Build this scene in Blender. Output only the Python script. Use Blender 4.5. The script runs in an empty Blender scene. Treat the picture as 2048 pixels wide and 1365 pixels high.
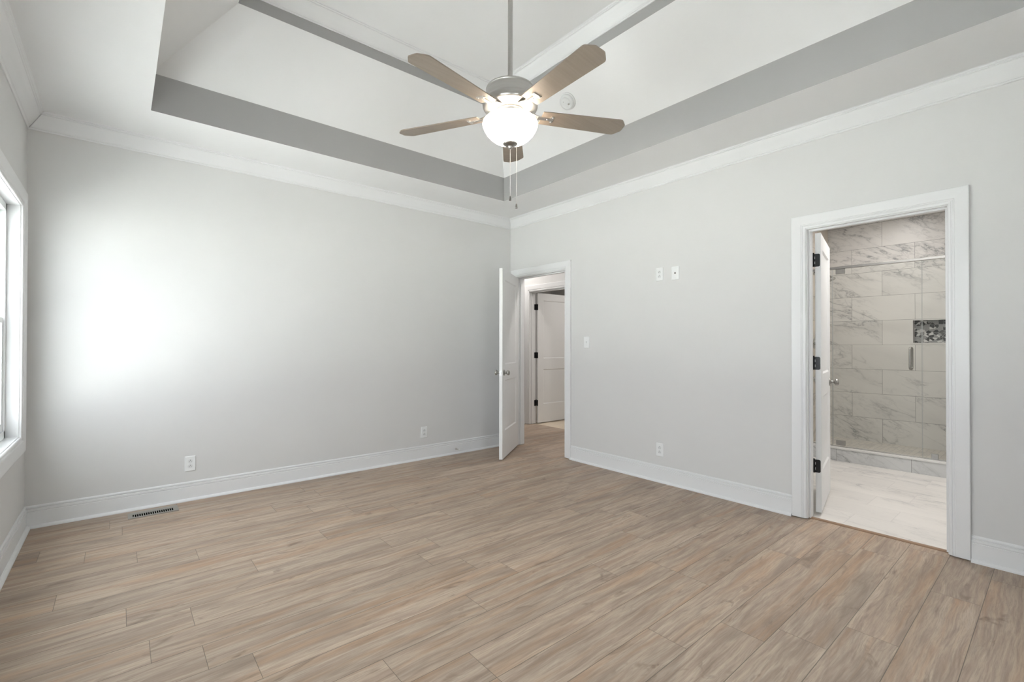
import bpy, bmesh, math, random
from mathutils import Vector, Matrix
S = bpy.context.scene
col = S.collection
R = math.radians
# ------------------------------------------------------------------ camera
CAM = Vector((-3.678, -4.404, 1.21)); YAW, PITCH, ROLL, FPX = 0.69911, 0.007038, 0.0014517, 933.2
fw = Vector((math.sin(YAW)*math.cos(PITCH), math.cos(YAW)*math.cos(PITCH), math.sin(PITCH)))
rt = Vector((math.cos(YAW), -math.sin(YAW), 0)); up = rt.cross(fw)
r2 = math.cos(ROLL)*rt + math.sin(ROLL)*up; u2 = -math.sin(ROLL)*rt + math.cos(ROLL)*up
cd = bpy.data.cameras.new('camera'); cam = bpy.data.objects.new('camera', cd); col.objects.link(cam)
M = Matrix((r2, u2, -fw)).transposed().to_4x4(); M.translation = CAM; cam.matrix_world = M
cd.sensor_width = 36; cd.lens = 36*FPX/2048; cd.shift_y = 1.96/2048; cd.clip_start = 0.02
S.camera = cam
# ------------------------------------------------------------------ sky, exposure
S.view_settings.view_transform = 'Standard'; S.view_settings.look = 'None'
S.view_settings.gamma = 1; S.view_settings.use_curve_mapping = False
S.view_settings.exposure = 0.49
W = bpy.data.worlds.new('world'); S.world = W; W.use_nodes = True
W.node_tree.nodes['Background'].inputs[0].default_value = (0.905, 0.93, 1.0, 1)
W.node_tree.nodes['Background'].inputs[1].default_value = 5.5
sl = bpy.data.lights.new('sun', 'SUN'); sl.energy = 48; sl.angle = R(1); sl.color = (0.98, 0.965, 1.0)
so = bpy.data.objects.new('sun', sl); col.objects.link(so); so.rotation_euler = (R(-28), R(28), 0)   # high, from behind the bathroom side, lights only the yard
HALL_FILL, BATH_FILL, UTIL_FILL, FAN_LIGHT = 150.0, 48.0, 220.0, 12.0  # first three drive added, unseen ceiling lamps; the last drives the fan bowl
def portal(x, y, z, sy, sz, rot):
    l = bpy.data.lights.new('portal', 'AREA'); l.shape = 'RECTANGLE'; l.size = sy; l.size_y = sz
    l.cycles.is_portal = True
    o = bpy.data.objects.new('window_daylight', l); col.objects.link(o); o.location = (x, y, z); o.rotation_euler = rot
# ------------------------------------------------------------------ room numbers
L = 4.152; YF = -4.93; H = 2.743; WT = 0.115
TX0, TX1, TY0, TY1 = -3.53, -0.557, -4.34, -0.558       # tray opening
ZB1, ZB2, ZB3, ZTOP, TD = 2.991, 3.411, 3.498, 3.60, 0.424
# ------------------------------------------------------------------ material helpers
class NT:
    def __init__(s, name):
        s.m = bpy.data.materials.new(name); s.m.use_nodes = True; s.t = s.m.node_tree; s.n = s.t.nodes
        s.b = s.n['Principled BSDF']
    def new(s, t, **k):
        n = s.n.new(t)
        for a, v in k.items(): setattr(n, a, v)
        return n
    def link(s, a, b): s.t.links.new(a, b)
    def put(s, sock, v):
        if v is None: return
        if hasattr(v, 'links') or isinstance(v, bpy.types.NodeSocket): s.link(v, sock)
        else: sock.default_value = v
    def math(s, op, a, b=None, c=None, clamp=False):
        n = s.new('ShaderNodeMath', operation=op, use_clamp=clamp)
        s.put(n.inputs[0], a)
        if b is not None: s.put(n.inputs[1], b)
        if c is not None: s.put(n.inputs[2], c)
        return n.outputs[0]
    def mix(s, f, a, b, mode='MIX'):
        n = s.new('ShaderNodeMix', data_type='RGBA', blend_type=mode)
        s.put(n.inputs[0], f); s.put(n.inputs[6], a); s.put(n.inputs[7], b)
        return n.outputs[2]
    def ramp(s, f, stops):
        n = s.new('ShaderNodeValToRGB'); e = n.color_ramp.elements
        while len(e) < len(stops): e.new(0.5)
        for el, (p, c) in zip(e, stops): el.position = p; el.color = (*c, 1) if len(c) == 3 else c
        s.put(n.inputs[0], f); return n.outputs[0]
    def noise(s, vec, scale, detail=3, rough=0.5, dist=0.0):
        n = s.new('ShaderNodeTexNoise'); s.put(n.inputs['Vector'], vec); n.inputs['Scale'].default_value = scale
        n.inputs['Detail'].default_value = detail; n.inputs['Roughness'].default_value = rough; n.inputs['Distortion'].default_value = dist
        return n.outputs[0]
    def comb(s, x, y, z):
        n = s.new('ShaderNodeCombineXYZ')
        for i, v in enumerate((x, y, z)): s.put(n.inputs[i], v)
        return n.outputs[0]
    def coords(s):
        return s.new('ShaderNodeTexCoord').outputs['Object']
    def sep(s, v):
        n = s.new('ShaderNodeSeparateXYZ'); s.link(v, n.inputs[0]); return n.outputs
    def bump(s, h, strength, dist=0.001):
        n = s.new('ShaderNodeBump'); n.inputs['Strength'].default_value = strength; n.inputs['Distance'].default_value = dist
        s.link(h, n.inputs['Height']); s.link(n.outputs[0], s.b.inputs['Normal'])
def lin(h):
    h = h.lstrip('#'); c = [int(h[i:i+2], 16)/255 for i in (0, 2, 4)]
    return tuple(x/12.92 if x <= .04045 else ((x+.055)/1.055)**2.4 for x in c)
def plain(name, c, rough=0.5, metal=0.0, bump=None, spec=0.5, vary=0.02):
    t = NT(name); v = t.coords(); n = t.noise(v, 3.0, 2)
    c = lin(c) if isinstance(c, str) else c
    a = tuple(max(0, x*(1-vary)) for x in c); b = tuple(min(1, x*(1+vary)) for x in c)
    t.link(t.ramp(n, [(0.3, a), (0.7, b)]), t.b.inputs['Base Color'])
    t.b.inputs['Roughness'].default_value = rough; t.b.inputs['Metallic'].default_value = metal
    t.b.inputs['Specular IOR Level'].default_value = spec
    if bump: t.bump(t.noise(v, bump[0], 3), bump[1], bump[2] if len(bump) > 2 else 0.001)
    return t.m
m_wall = plain('wall_paint', (0.665, 0.662, 0.655), 0.6, bump=(180, 0.15), vary=0.008, spec=0.3)
m_ceil = plain('ceiling_paint', (0.80, 0.80, 0.80), 0.8, bump=(70, 0.25, 0.0015), vary=0.008, spec=0.2)
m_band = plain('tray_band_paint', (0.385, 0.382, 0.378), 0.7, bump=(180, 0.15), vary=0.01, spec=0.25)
m_trim = plain('trim_enamel', (0.765, 0.77, 0.775), 0.35, vary=0.005)
m_door = plain('door_enamel', (0.80, 0.803, 0.80), 0.38, vary=0.005)
m_black = plain('black_hinge_metal', (0.006, 0.006, 0.008), 0.35, spec=0.4)
m_plate = plain('white_plastic', (0.80, 0.81, 0.81), 0.35, vary=0.004)
m_plate2 = plain('white_receptacle_plastic', (0.72, 0.73, 0.73), 0.3, vary=0.004)
m_slot = plain('dark_slot', (0.006, 0.006, 0.006), 0.9, spec=0.05)
m_vinyl = plain('white_vinyl', (0.84, 0.86, 0.86), 0.3, vary=0.004)
m_vent = plain('register_metal', (0.33, 0.315, 0.285), 0.45, 0.4)
m_duct_shade = plain('duct_shade_black', (0.004, 0.004, 0.004), 0.95, spec=0.0)
m_thresh = plain('threshold_wood', (0.27, 0.17, 0.105), 0.5, vary=0.2)
m_sill = plain('curb_cap_stone', (0.72, 0.71, 0.69), 0.25)
m_ground = plain('pale_ground', (0.55, 0.56, 0.53), 0.9, vary=0.2)
def brushed(name, c, rough, stretch=(4, 4, 260)):
    t = NT(name); v = t.coords(); mp = t.new('ShaderNodeMapping'); mp.inputs['Scale'].default_value = stretch
    t.link(v, mp.inputs[0]); n = t.noise(mp.outputs[0], 1.0, 3)
    t.link(t.ramp(n, [(0.3, tuple(x*.95 for x in c)), (0.7, tuple(min(1, x*1.03) for x in c))]), t.b.inputs['Base Color'])
    t.b.inputs['Metallic'].default_value = 1; t.b.inputs['Roughness'].default_value = rough
    return t.m
m_nickel = brushed('brushed_nickel', (0.58, 0.57, 0.55), 0.33)
m_knob = brushed('satin_nickel_knob', (0.36, 0.35, 0.33), 0.28)
m_chrome = brushed('chrome', (0.66, 0.66, 0.65), 0.14)
m_shmetal = brushed('satin_shower_metal', (0.40, 0.395, 0.38), 0.42, (40, 40, 40))
m_pull = brushed('dark_nickel_pull', (0.22, 0.21, 0.20), 0.3)
m_chain = brushed('bead_chain', (0.75, 0.74, 0.72), 0.3)
# fan blade: satin taupe finish
t = NT('taupe_blade'); v = t.coords(); mp = t.new('ShaderNodeMapping'); mp.inputs['Scale'].default_value = (3, 60, 3); t.link(v, mp.inputs[0])
t.link(t.ramp(t.noise(mp.outputs[0], 1, 3), [(0.3, (0.235, 0.195, 0.16)), (0.7, (0.27, 0.225, 0.185))]), t.b.inputs['Base Color'])
t.b.inputs['Roughness'].default_value = 0.42; t.b.inputs['Metallic'].default_value = 0.15; m_blade = t.m
# glowing bowl
t = NT('frosted_bowl'); t.b.inputs['Base Color'].default_value = (0.9, 0.88, 0.84, 1); t.b.inputs['Roughness'].default_value = 0.25
lw = t.new('ShaderNodeLayerWeight'); lw.inputs[0].default_value = 0.4
t.link(t.ramp(t.noise(t.coords(), 6, 2), [(0.2, (1.0, 0.84, 0.66)), (0.8, (1.0, 0.86, 0.69))]), t.b.inputs['Emission Color'])
t.b.inputs['Emission Strength'].default_value = FAN_LIGHT; m_bowl = t.m
def lens(name, c, st):
    t = NT(name); t.b.inputs['Base Color'].default_value = (0.8, 0.8, 0.8, 1)
    t.b.inputs['Emission Color'].default_value = (*c, 1); t.b.inputs['Emission Strength'].default_value = st; return t.m
m_fill_bath = lens('bath_fill_lens', (1, 0.97, 0.94), BATH_FILL); m_fill_shower = lens('shower_fill_lens', (1, 0.97, 0.94), 95.0); m_fill_hall = lens('hall_fill_lens', (1, 0.955, 0.91), HALL_FILL)
m_fill_util = lens('utility_fill_lens', (1, 0.95, 0.9), UTIL_FILL)
# glass panes: mostly clear with a light surface reflection
def glass(name, tint, fac=0.08):
    t = NT(name); t.n.remove(t.b)
    tr = t.new('ShaderNodeBsdfTransparent'); tr.inputs[0].default_value = (*tint, 1)
    gl = t.new('ShaderNodeBsdfGlossy'); gl.inputs['Roughness'].default_value = 0.02
    lw = t.new('ShaderNodeLayerWeight'); lw.inputs[0].default_value = 0.25
    f = t.math('MULTIPLY', lw.outputs[0], fac*4, clamp=True)
    mx = t.new('ShaderNodeMixShader'); t.link(f, mx.inputs[0]); t.link(tr.outputs[0], mx.inputs[1]); t.link(gl.outputs[0], mx.inputs[2])
    t.link(mx.outputs[0], t.n['Material Output'].inputs[0]); return t.m
m_glass = glass('window_glass', (0.97, 0.99, 0.98), 0.04)
m_shglass = glass('shower_glass', (0.985, 0.992, 0.985), 0.03)
m_edge = plain('glass_edge', (0.36, 0.38, 0.37), 0.3)
# veined marble tiles laid in a running bond on two axes
def tiles(name, U, V, w, h, u0, v0, grout=0.003, base='#d6d2cc', gcol=(0.22, 0.215, 0.21), rough=0.38, vein=1.0, ang=0.5, odd=0.5, vs=1.0, gstr=1.0, flip=1):
    t = NT(name); s = t.sep(t.coords())
    ax = {'x': s[0], 'y': s[1], 'z': s[2]}
    vv = t.math('DIVIDE', t.math('SUBTRACT', ax[V], v0), h); row = t.math('FLOOR', vv); fv = t.math('SUBTRACT', vv, row)
    par = t.math('MODULO', t.math('ADD', row, 100.0), 2.0)
    uu = t.math('ADD', t.math('DIVIDE', t.math('SUBTRACT', ax[U], u0), w), t.math('MULTIPLY', par, odd))
    cl = t.math('FLOOR', uu); fu = t.math('SUBTRACT', uu, cl)
    du = t.math('MULTIPLY', t.math('MINIMUM', fu, t.math('SUBTRACT', 1.0, fu)), w)
    dv = t.math('MULTIPLY', t.math('MINIMUM', fv, t.math('SUBTRACT', 1.0, fv)), h)
    g = t.math('LESS_THAN', t.math('MINIMUM', du, dv), grout/2)
    wn = t.new('ShaderNodeTexWhiteNoise', noise_dimensions='2D'); t.link(t.comb(row, cl, 0.0), wn.inputs['Vector'])
    rnd = wn.outputs['Value']
    # rotated coordinates so the veins run aslant along the tile
    ca, sa = math.cos(ang)*flip, math.sin(ang)
    p = t.math('ADD', t.math('MULTIPLY', ax[U], ca), t.math('MULTIPLY', ax[V], sa))
    q = t.math('SUBTRACT', t.math('MULTIPLY', ax[V], math.cos(ang)), t.math('MULTIPLY', ax[U], sa*flip))
    off = t.math('MULTIPLY', rnd, 37.0)
    vec = t.comb(t.math('ADD', t.math('MULTIPLY', p, 1.1*vs), off), t.math('MULTIPLY', q, 3.2*vs), t.math('MULTIPLY', rnd, 11.0))
    n1 = t.noise(vec, 1.25, 5, 0.62, 0.5)
    d1 = t.math('ABSOLUTE', t.math('SUBTRACT', n1, 0.5))
    v1 = t.ramp(d1, [(0.0, (1, 1, 1)), (0.012, (0.35, 0.35, 0.35)), (0.04, (0.10, 0.10, 0.10)), (0.10, (0, 0, 0))])
    n2 = t.noise(vec, 0.9, 2); msk = t.ramp(n2, [(0.42, (0, 0, 0)), (0.62, (1, 1, 1))])
    n3 = t.noise(vec, 3.4, 4, 0.6, 0.4); d3 = t.math('ABSOLUTE', t.math('SUBTRACT', n3, 0.52))
    v3 = t.ramp(d3, [(0.0, (0.35, 0.35, 0.35)), (0.02, (0.08, 0.08, 0.08)), (0.05, (0, 0, 0))])
    f = t.math('ADD', t.math('MULTIPLY', v1, t.math('ADD', t.math('MULTIPLY', msk, 0.85), 0.08)), t.math('MULTIPLY', v3, msk))
    f = t.math('MULTIPLY', f, 0.8*vein, clamp=True)
    b = lin(base)
    c0 = t.ramp(t.noise(vec, 0.7, 3), [(0.3, tuple(x*0.93 for x in b)), (0.7, tuple(min(1, x*1.04) for x in b))])
    c1 = t.mix(f, c0, (0.20, 0.205, 0.21, 1))
    c2 = t.mix(t.math('MULTIPLY', g, gstr), c1, (*gcol, 1))
    t.link(c2, t.b.inputs['Base Color']); t.b.inputs['Roughness'].default_value = rough
    return t.m
m_shwall = tiles('shower_wall_marble_tile', 'y', 'z', 0.6055, 0.2963, -3.28-0.30275, 0.035, base='#dad8d4', flip=1, ang=0.45)
m_shside = tiles('shower_side_marble_tile', 'x', 'z', 0.6055, 0.2963, 3.33, 0.035, base='#d4cbc0')
m_bfloor = tiles('bath_floor_marble_tile', 'y', 'x', 0.61, 0.305, -3.42, 0.06, grout=0.004, base='#dedad5', gcol=(0.50, 0.48, 0.46), ang=0.12, vein=0.6, gstr=0.5, rough=0.3, odd=0.33)
m_curb = tiles('curb_marble_tile', 'y', 'z', 0.6055, 0.30, -3.447, -0.1, base='#cfd0cf', ang=0.5)
m_mosaic = tiles('shower_floor_mosaic', 'x', 'y', 0.10, 0.05, 0, 0, grout=0.004, base='#cfcac2', gcol=(0.42, 0.40, 0.38), vein=0.6)
m_ufloor = tiles('utility_floor_tile', 'x', 'y', 0.61, 0.305, 1.3, 0.0, grout=0.004, base='#dccdb8', gcol=(0.45, 0.4, 0.35), vein=0.35)
# leaf mosaic in the niche
t = NT('niche_pebble_mosaic'); s_ = t.sep(t.coords())
vec = t.comb(t.math('MULTIPLY', s_[1], 27.0), t.math('MULTIPLY', s_[2], 34.0), 0.0)
nz = t.new('ShaderNodeTexNoise'); nz.inputs['Scale'].default_value = 0.7; t.link(vec, nz.inputs['Vector'])
vm = t.new('ShaderNodeVectorMath', operation='ADD'); t.link(vec, vm.inputs[0]); t.link(nz.outputs[1], vm.inputs[1])
vo = t.new('ShaderNodeTexVoronoi', feature='F1'); vo.inputs['Scale'].default_value = 1.0; t.link(vm.outputs[0], vo.inputs['Vector'])
ve = t.new('ShaderNodeTexVoronoi', feature='DISTANCE_TO_EDGE'); ve.inputs['Scale'].default_value = 1.0; t.link(vm.outputs[0], ve.inputs['Vector'])
sc = t.new('ShaderNodeSeparateColor'); t.link(vo.outputs['Color'], sc.inputs[0])
n_ = t.new('ShaderNodeValToRGB'); n_.color_ramp.interpolation = 'CONSTANT'; e = n_.color_ramp.elements
while len(e) < 4: e.new(0.5)
for el, (p, c) in zip(e, [(0, 0.05), (0.34, 0.30), (0.62, 0.62), (0.85, 0.11)]): el.position = p; el.color = (c, c*.99, c*.97, 1)
t.link(sc.outputs[0], n_.inputs[0])
t.link(t.mix(t.math('LESS_THAN', ve.outputs['Distance'], 0.035), n_.outputs[0], (0.36, 0.36, 0.35, 1)), t.b.inputs['Base Color'])
t.b.inputs['Roughness'].default_value = 0.3; m_niche = t.m
# vinyl oak planks (per-plank seed in the face attribute pid, metres in the UV map)
t = NT('oak_plank_floor')
pid = t.new('ShaderNodeAttribute', attribute_name='pid').outputs['Fac']
tone = t.new('ShaderNodeAttribute', attribute_name='tone').outputs['Fac']
uv = t.new('ShaderNodeUVMap'); uvs = t.sep(uv.outputs[0]); pu, pv = uvs[0], uvs[1]
s_ = t.sep(t.coords())
off = t.math('MULTIPLY', pid, 91.7)
gx = t.math('ADD', t.math('MULTIPLY', s_[0], 1.0), off)
warp = t.noise(t.comb(t.math('MULTIPLY', gx, 2.2), t.math('MULTIPLY', s_[1], 5.0), off), 1.0, 2)
wy = t.math('ADD', s_[1], t.math('MULTIPLY', warp, 0.05))
grain_v = t.comb(t.math('MULTIPLY', gx, 2.6), t.math('MULTIPLY', wy, 42.0), off)
grain = t.noise(grain_v, 1.0, 6, 0.62, 0.6)
fine = t.noise(t.comb(t.math('MULTIPLY', gx, 9.0), t.math('MULTIPLY', wy, 190.0), off), 1.0, 4, 0.7)
blot = t.noise(t.comb(t.math('MULTIPLY', gx, 1.6), t.math('MULTIPLY', wy, 9.0), t.math('ADD', off, 5.0)), 1.0, 4, 0.55, 0.5)
warm = t.noise(t.comb(t.math('MULTIPLY', gx, 0.9), t.math('MULTIPLY', wy, 15.0), t.math('ADD', off, 15.0)), 1.0, 3, 0.5, 0.3)
knot = t.noise(t.comb(t.math('MULTIPLY', gx, 4.0), t.math('MULTIPLY', wy, 13.0), t.math('ADD', off, 25.0)), 1.0, 3, 0.6, 1.2)
c = t.ramp(grain, [(0.28, lin('#887869')), (0.42, lin('#a28f7f')), (0.55, lin('#b1a08e')), (0.75, lin('#bfb0a1'))])
c = t.mix(t.ramp(blot, [(0.47, (0, 0, 0)), (0.72, (0.62, 0.62, 0.62))]), c, (*lin('#7a6b5f'), 1))
c = t.mix(t.ramp(warm, [(0.50, (0, 0, 0)), (0.74, (0.60, 0.60, 0.60))]), c, (*lin('#aa8563'), 1))
c = t.mix(t.ramp(knot, [(0.60, (0, 0, 0)), (0.74, (0.75, 0.75, 0.75))]), c, (*lin('#6e5c4e'), 1))
c = t.mix(t.ramp(fine, [(0.36, (0.50, 0.50, 0.50)), (0.54, (0, 0, 0))]), c, (*lin('#85766a'), 1))
tn = t.ramp(tone, [(0, (0.97, 0.97, 0.975)), (1, (1.13, 1.125, 1.12))])
c = t.mix(1.0, c, tn, 'MULTIPLY')
seam = t.math('MAXIMUM', t.math('LESS_THAN', pu, 0.0020), t.math('LESS_THAN', pv, 0.0026))
c = t.mix(t.math('MULTIPLY', seam, 0.8), c, (0.09, 0.075, 0.06, 1))
t.link(c, t.b.inputs['Base Color'])
t.link(t.math('ADD', t.math('MULTIPLY', grain, 0.15), 0.36), t.b.inputs['Roughness'])
t.b.inputs['Specular IOR Level'].default_value = 0.35
t.bump(t.math('SUBTRACT', fine, t.math('MULTIPLY', seam, 1.5)), 0.25, 0.0006); m_floor = t.m
# ------------------------------------------------------------------ mesh builder
class MB:
    def __init__(s): s.v = []; s.f = []; s.mi = []; s.cur = 0; s.sm = []
    def face(s, pts, sm=False):
        i = len(s.v); s.v += [Vector(p) for p in pts]; s.f.append(list(range(i, i+len(pts)))); s.mi.append(s.cur); s.sm.append(sm); return s
    def raw(s, vs, fs, sm=False):
        i = len(s.v); s.v += [Vector(p) for p in vs]
        for f in fs: s.f.append([i+k for k in f]); s.mi.append(s.cur); s.sm.append(sm)
        return s
    def box(s, x0, x1, y0, y1, z0, z1):
        if x0 > x1: x0, x1 = x1, x0
        if y0 > y1: y0, y1 = y1, y0
        if z0 > z1: z0, z1 = z1, z0
        vs = [(x, y, z) for x in (x0, x1) for y in (y0, y1) for z in (z0, z1)]
        return s.raw(vs, [(0, 1, 3, 2), (4, 6, 7, 5), (0, 4, 5, 1), (2, 3, 7, 6), (0, 2, 6, 4), (1, 5, 7, 3)])
    def prism(s, poly, a, b, T=None, sm=False):
        """poly in (x,y), extruded z a..b, then mapped by T"""
        n = len(poly); vs = [(x, y, a) for x, y in poly] + [(x, y, b) for x, y in poly]
        fs = [tuple(range(n))[::-1], tuple(range(n, 2*n))] + [(i, (i+1) % n, n+(i+1) % n, n+i) for i in range(n)]
        if T is not None: vs = [T @ Vector(p) for p in vs]
        return s.raw(vs, fs, sm)
    def lathe(s, prof, T=None, n=48, sm=True):
        vs = []; fs = []
        for r, z in prof:
            for k in range(n):
                a = 2*math.pi*k/n; vs.append((r*math.cos(a), r*math.sin(a), z))
        for j in range(len(prof)-1):
            for k in range(n):
                fs.append((j*n+k, j*n+(k+1) % n, (j+1)*n+(k+1) % n, (j+1)*n+k))
        if T is not None: vs = [T @ Vector(p) for p in vs]
        return s.raw(vs, fs, sm)
    def tube(s, pts, r, n=12):
        pts = [Vector(p) for p in pts]; vs = []; fs = []; prev = None
        for i, p in enumerate(pts):
            d = (pts[min(i+1, len(pts)-1)] - pts[max(i-1, 0)]).normalized()
            if prev is None:
                a = d.orthogonal().normalized()
            else:
                a = (prev - d*prev.dot(d)).normalized()
            prev = a; b = d.cross(a)
            for k in range(n):
                an = 2*math.pi*k/n; vs.append(p + a*(r*math.cos(an)) + b*(r*math.sin(an)))
        for i in range(len(pts)-1):
            for k in range(n): fs.append((i*n+k, i*n+(k+1) % n, (i+1)*n+(k+1) % n, (i+1)*n+k))
        fs.append(tuple(range(n))[::-1]); fs.append(tuple((len(pts)-1)*n+k for k in range(n)))
        return s.raw(vs, fs, True)
    def run(s, prof, p0, p1, nrm, m0=0, m1=0):
        """moulding: profile (out, up) swept p0->p1; m = how far a unit of 'out' moves the end inwards (mitre)"""
        p0, p1, nrm = Vector(p0), Vector(p1), Vector(nrm); d = (p1-p0).normalized(); n = len(prof); vs = []
        for base, sg in ((p0, m0), (p1, -m1)):
            for o, u in prof: vs.append(base + nrm*o + Vector((0, 0, u)) + d*(sg*o))
        fs = [(i, i+1, n+i+1, n+i) for i in range(n-1)] + [tuple(range(n))[::-1], tuple(range(n, 2*n))]
        return s.raw(vs, fs)
    def frame(s, prof, y0, y1, z0, z1, x, nx, closed=False, axis='y', ylim=None):
        """casing round an opening in the plane x (or y if axis=='x'); prof (away from opening, thickness)"""
        vs = []; n = len(prof)
        for o, th in prof:
            a, b = y0-o, y1+o
            if ylim is not None: b = min(b, ylim[1]); a = max(a, ylim[0])
            P = [(a, z0 if not closed else z0-o), (a, z1+o), (b, z1+o), (b, z0 if not closed else z0-o)]
            for yy, zz in P:
                vs.append((x+nx*th, yy, zz) if axis == 'y' else (yy, x+nx*th, zz))
        fs = []
        segs = [(0, 1), (1, 2), (2, 3)] + ([(3, 0)] if closed else [])
        for i in range(n-1):
            for a, b in segs: fs.append((i*4+a, i*4+b, (i+1)*4+b, (i+1)*4+a))
        if not closed:
            fs.append(tuple(i*4 for i in range(n))); fs.append(tuple(i*4+3 for i in range(n)))
        return s.raw(vs, fs)
    def build(s, name, mats, parent=None, bevel=0, bseg=2, loc=None):
        me = bpy.data.meshes.new(name); me.from_pydata([tuple(v) for v in s.v], [], s.f)
        if not isinstance(mats, (list, tuple)): mats = [mats]
        for m in mats: me.materials.append(m)
        me.polygons.foreach_set('material_index', s.mi); me.polygons.foreach_set('use_smooth', s.sm)
        bm = bmesh.new(); bm.from_mesh(me); bmesh.ops.remove_doubles(bm, verts=bm.verts, dist=1e-6)
        bmesh.ops.recalc_face_normals(bm, faces=bm.faces); bm.to_mesh(me); bm.free(); me.update()
        o = bpy.data.objects.new(name, me); col.objects.link(o)
        if parent is not None: o.parent = parent
        if loc is not None: o.location = loc
        if bevel:
            b = o.modifiers.new('bevel', 'BEVEL'); b.width = bevel; b.segments = bseg; b.limit_method = 'ANGLE'; b.angle_limit = R(50)
        return o
def tag(o, label, cat=None, group=None, kind=None):
    o['label'] = label
    if cat: o['category'] = cat
    if group: o['group'] = group
    if kind: o['kind'] = kind
    return o
def thing(name, label, cat, loc=(0, 0, 0), rz=0, group=None, kind=None):
    o = bpy.data.objects.new(name, None); col.objects.link(o); o.location = loc; o.rotation_euler = (0, 0, rz)
    return tag(o, label, cat, group, kind)
def struct(o, label, cat): return tag(o, label, cat, None, 'structure')
# ------------------------------------------------------------------ floor
random.seed(11)
PW, PL, Y0 = 0.1803, 1.225, -1.262
phase = {2: -3.824, 1: -3.597, -1: -3.905, -3: -3.65, -4: -3.424, 0: -3.329, 5: -3.724, -2: -3.106, -7: -3.274, -9: -2.898,
         -8: -2.392, -10: -2.621, -13: -0.434, -15: -1.278, -16: -0.606, -12: -1.944}
tones = {(-1, -3.905): 0.75, (-8, -1.181): 0.8}
def floor_mesh(rects):
    vs, fs, uvl, pids, tn = [], [], [], [], []
    for k in range(-22, 26):
        a, b = Y0 + k*PW, Y0 + (k+1)*PW
        ph = phase.get(k); rnd = random.Random(k*7+3)
        if ph is None: ph = rnd.uniform(0, PL)
        j0 = ph - PL*8
        for j in range(16):
            xa, xb = j0 + j*PL, j0 + (j+1)*PL
            pid = rnd.random(); to = rnd.random()
            for (x0, x1, y0, y1) in rects:
                cx0, cx1, cy0, cy1 = max(xa, x0), min(xb, x1), max(a, y0), min(b, y1)
                if cx1-cx0 < 1e-4 or cy1-cy0 < 1e-4: continue
                i = len(vs); vs += [(cx0, cy0, 0), (cx1, cy0, 0), (cx1, cy1, 0), (cx0, cy1, 0)]
                fs.append((i, i+1, i+2, i+3)); pids.append(pid); tn.append(to)
                uvl += [(cx0-xa, cy0-a), (cx1-xa, cy0-a), (cx1-xa, cy1-a), (cx0-xa, cy1-a)]
    n = len(vs)
    for (x0, x1, y0, y1) in rects:      # underside slab
        i = len(vs); vs += [(x0, y0, -0.03), (x1, y0, -0.03), (x1, y1, -0.03), (x0, y1, -0.03)]; fs.append((i+3, i+2, i+1, i)); pids.append(0); tn.append(0.5); uvl += [(0.1, 0.1)]*4
    me = bpy.data.meshes.new('floor'); me.from_pydata(vs, [], fs); me.materials.append(m_floor)
    uvm = me.uv_layers.new(name='UVMap')
    for i, c_ in enumerate(uvl): uvm.data[i].uv = c_
    for nm, arr in (('pid', pids), ('tone', tn)):
        at = me.attributes.new(nm, 'FLOAT', 'FACE'); at.data.foreach_set('value', arr)
    o = bpy.data.objects.new('floor', me); col.objects.link(o); return o
HX0, HX1 = 1.125, 1.25          # far hall wall
struct(floor_mesh([(-L, 0.035, YF, 0.0), (0.035, 1.235, -1.6, 2.4), (0.0, 0.035, 0.0, 2.4)]), 'light greyed oak plank floor running through room and hall', 'floor')
# ------------------------------------------------------------------ walls
def holed(mb, x0, x1, ys, ye, z0, z1, holes, axis='y'):
    """slab of thickness x0..x1 running ys..ye with rectangular holes (a,b,za,zb)"""
    def bx(a, b, c, d):
        if b-a < 1e-5 or d-c < 1e-5: return
        if axis == 'y': mb.box(x0, x1, a, b, c, d)
        else: mb.box(a, b, x0, x1, c, d)
    cur = ys
    for a, b, za, zb in sorted(holes):
        bx(cur, a, z0, z1); bx(a, b, z0, za); bx(a, b, zb, z1); cur = b
    bx(cur, ye, z0, z1)
J = 0.018     # jamb board thickness
D1 = (-0.915, -0.125, 2.025); D2 = (-3.957, -3.236, 2.025); D3 = (0.10, 0.885, 2.025)
def hole(d): return (d[0]-J, d[1]+J, 0, d[2]+J)
mb = MB(); holed(mb, 0, WT, YF-0.115, 2.4, 0, H+0.9, [hole(D2), hole(D1)]); struct(mb.build('wall_right', m_wall), 'pale grey painted wall with two doorways', 'wall')
mb = MB(); holed(mb, 0, WT, -L-0.16, 0, 0, H+0.9, [], axis='x'); struct(mb.build('wall_back', m_wall), 'long blank pale grey wall left of the corner door', 'wall')
WZ0, WZ1 = 0.64, 2.07
WINS = [(-2.16, -0.238), (-4.15, -2.85)]; WE = 0.012     # WE = jamb board
mb = MB(); holed(mb, -L-0.16, -L, YF-0.115, 0, 0, H+0.9, [(a-WE, b+WE, WZ0-WE, WZ1+WE) for a, b in WINS]); struct(mb.build('wall_left', m_wall), 'pale grey window wall at the left edge', 'wall')
FW = (-2.7, -1.9)
mb = MB(); holed(mb, YF-0.16, YF, -L, 0, 0, H+0.9, [(FW[0]-WE, FW[1]+WE, WZ0-WE, WZ1+WE)], axis='x'); struct(mb.build('wall_front', m_wall), 'pale grey wall behind the camera', 'wall')
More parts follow.
